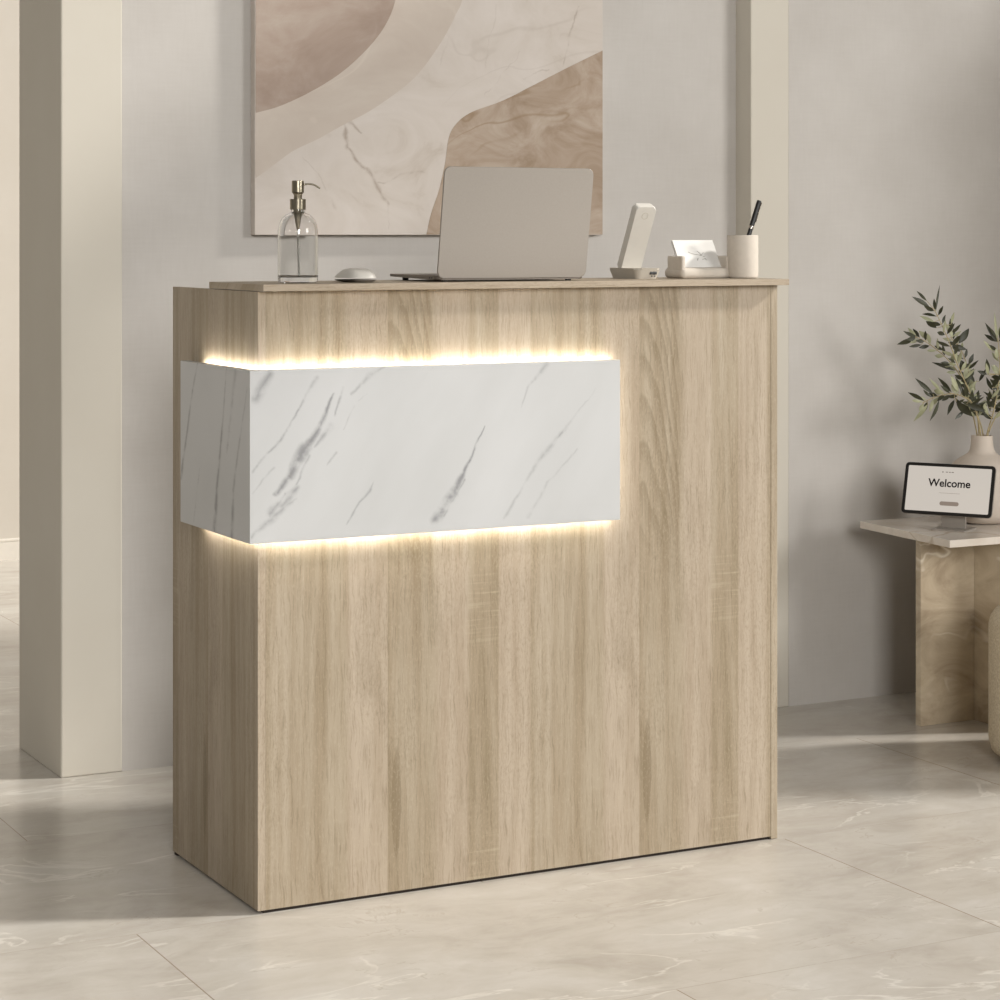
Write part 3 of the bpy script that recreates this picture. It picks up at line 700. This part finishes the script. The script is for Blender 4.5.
def leaf(bm, bse, tip, w, roll, curl):
    ax = tip-bse; L = ax.length; ax.normalize()
    side = ax.cross(V).normalized(); fac = side.cross(ax).normalized()
    s2 = side*math.cos(roll) + fac*math.sin(roll); f2 = fac*math.cos(roll) - side*math.sin(roll)
    rows = []
    for i in range(8):
        t = i/7; hw = w*.5*(math.sin(PI*min(1, t**.9*.98+.02))**1.05)
        c_ = bse + ax*(t*L) + f2*(curl*L*math.sin(PI*t))
        rows.append([bm.verts.new(c_ - s2*hw + f2*hw*.25), bm.verts.new(c_), bm.verts.new(c_ + s2*hw + f2*hw*.25)])
    for a_, b_ in zip(rows, rows[1:]):
        for j in (0, 1): bm.faces.new((a_[j], a_[j+1], b_[j+1], b_[j]))
for si, ((pts, dep, lab), s3) in enumerate(zip(STEMS, stems3)):
    root = s3[0]
    br = thing('olive_branch', lab, 'olive branch', root, group='olive sprigs in the vase')
    bm = bmesh.new(); n = len(s3); tube(bm, [p-root for p in s3], [.0021*(1-.65*i/n) for i in range(n)], 7)
    for (bx_, by_, tx_, ty_, w_, pi, d) in leaves[si]:
        dz = (s3[pi]-Vector((VX, VY, 0))).dot(V)
        b3 = el(bx_, by_, dz+rnd.uniform(-.004, .004))
        if (b3-s3[pi]).length > .002: tube(bm, [s3[pi]-root, (s3[pi]*.5+b3*.5)-root, b3-root], .0007, 5)
    link_mesh('stem', bm, TWIG, br, 60)
    bm = bmesh.new()
    for (bx_, by_, tx_, ty_, w_, pi, d) in leaves[si]:
        dz = (s3[pi]-Vector((VX, VY, 0))).dot(V)
        b3 = el(bx_, by_, dz); t3 = el(tx_, ty_, dz+rnd.uniform(-.022, .022))
        leaf(bm, b3-root, t3-root, w_/403*1.42, rnd.uniform(-.55, .55)+(PI if rnd.random() < .62 else 0), rnd.uniform(-.12, .12))
    me_o = bpy.data.meshes.new('foliage'); bm.to_mesh(me_o); bm.free()
    for p in me_o.polygons: p.use_smooth = True
    me_o.materials.append(LEAF); fo = bpy.data.objects.new('foliage', me_o); C.objects.link(fo); fo.parent = br

# ------------------------------------------------------------------ boucle pouf
k = NT('cream_boucle'); n1 = k.noise(k.obj(), 210, 3, .6); n2 = k.noise(k.obj(), 70, 2)
BOU = k.bsdf(k.ramp(n1, [(.3, lin((196, 182, 156))), (.7, lin((230, 219, 197)))]), .95, 0, k.bump(k.math('ADD', n1, k.math('MULTIPLY', n2, .5)), .7, .004), .1)
R0 = .235; pcx, pcy = 1.8945+R0*cr, .3275-R0*sr
po = thing('pouf', 'round cream boucle pouf cut off by the right edge beside the side table', 'pouf', (pcx, pcy, 0))
bm = bmesh.new(); lathe(bm, [(0, .012), (R0-.022, .012), (R0-.006, .022), (R0, .045), (R0, .303), (R0-.004, .320), (R0-.014, .334), (R0-.030, .342), (0, .346)], 72); link_mesh('cushion', bm, BOU, po, 60)
bm = bmesh.new(); lathe(bm, [(0, 0), (R0-.03, 0), (R0-.03, .013), (0, .013)], 48); link_mesh('base', bm, DARK, po)

# ------------------------------------------------------------------ camera
cd = bpy.data.cameras.new('camera'); cam = bpy.data.objects.new('camera', cd); C.objects.link(cam)
cam.location = (-1.4604, -3.7240, 1.1863); cam.rotation_euler = (PI/2, 0, -.479576)
cd.sensor_width = 36; cd.lens = 2279.6/1000*36; cd.shift_y = -(500-235.13)/1000
cd.clip_start = .05
bpy.context.scene.camera = cam

# ------------------------------------------------------------------ light
def sun(name, az, el_, strength, angle, col):
    """light travelling towards -X; az = how far it turns towards the back wall"""
    l = bpy.data.lights.new(name, 'SUN'); l.energy = strength; l.angle = math.radians(angle); l.color = col
    o = bpy.data.objects.new(name, l); C.objects.link(o)
    a_, e_ = math.radians(az), math.radians(el_)
    dirv = Vector((-math.cos(a_)*math.cos(e_), math.sin(a_)*math.cos(e_), -math.sin(e_)))
    o.rotation_euler = dirv.to_track_quat('-Z', 'Y').to_euler(); o.location = (4, -2, 4)
sun('sun', 21, 33, 3.6, 6, (1.0, .96, .90))
def area(name, loc, target, sx_, sy_, power, col):
    l = bpy.data.lights.new(name, 'AREA'); l.shape = 'RECTANGLE'; l.size = sx_; l.size_y = sy_; l.energy = power; l.color = col
    o = bpy.data.objects.new(name, l); C.objects.link(o); o.location = loc
    o.rotation_euler = (Vector(target)-Vector(loc)).to_track_quat('-Z', 'Y').to_euler()
area('window_daylight', (6.2, -8.6, 3.4), (.9, .6, .8), 3.0, 2.6, 480, (1.0, .985, .96))
area('front_fill', (-2.8, -10.0, 3.2), (.2, .8, .8), 2.4, 2.4, 450, (1.0, .985, .96))  # unseen fill lamp, added to brighten the left wall and column
area('far_room_fill', (2.4, 2.5, 2.2), (.5, 4.5, .2), 1.2, 1.2, 38, (1.0, .97, .93))  # lamp added out of view to brighten the far room
w = bpy.data.worlds.new('room_ambient'); bpy.context.scene.world = w; w.use_nodes = True
bg = w.node_tree.nodes['Background']; bg.inputs[0].default_value = (1.0, .945, .86, 1); bg.inputs[1].default_value = .24
vs_ = bpy.context.scene.view_settings
vs_.view_transform = 'Standard'; vs_.look = 'None'; vs_.gamma = 1; vs_.use_curve_mapping = False; vs_.exposure = 0.0
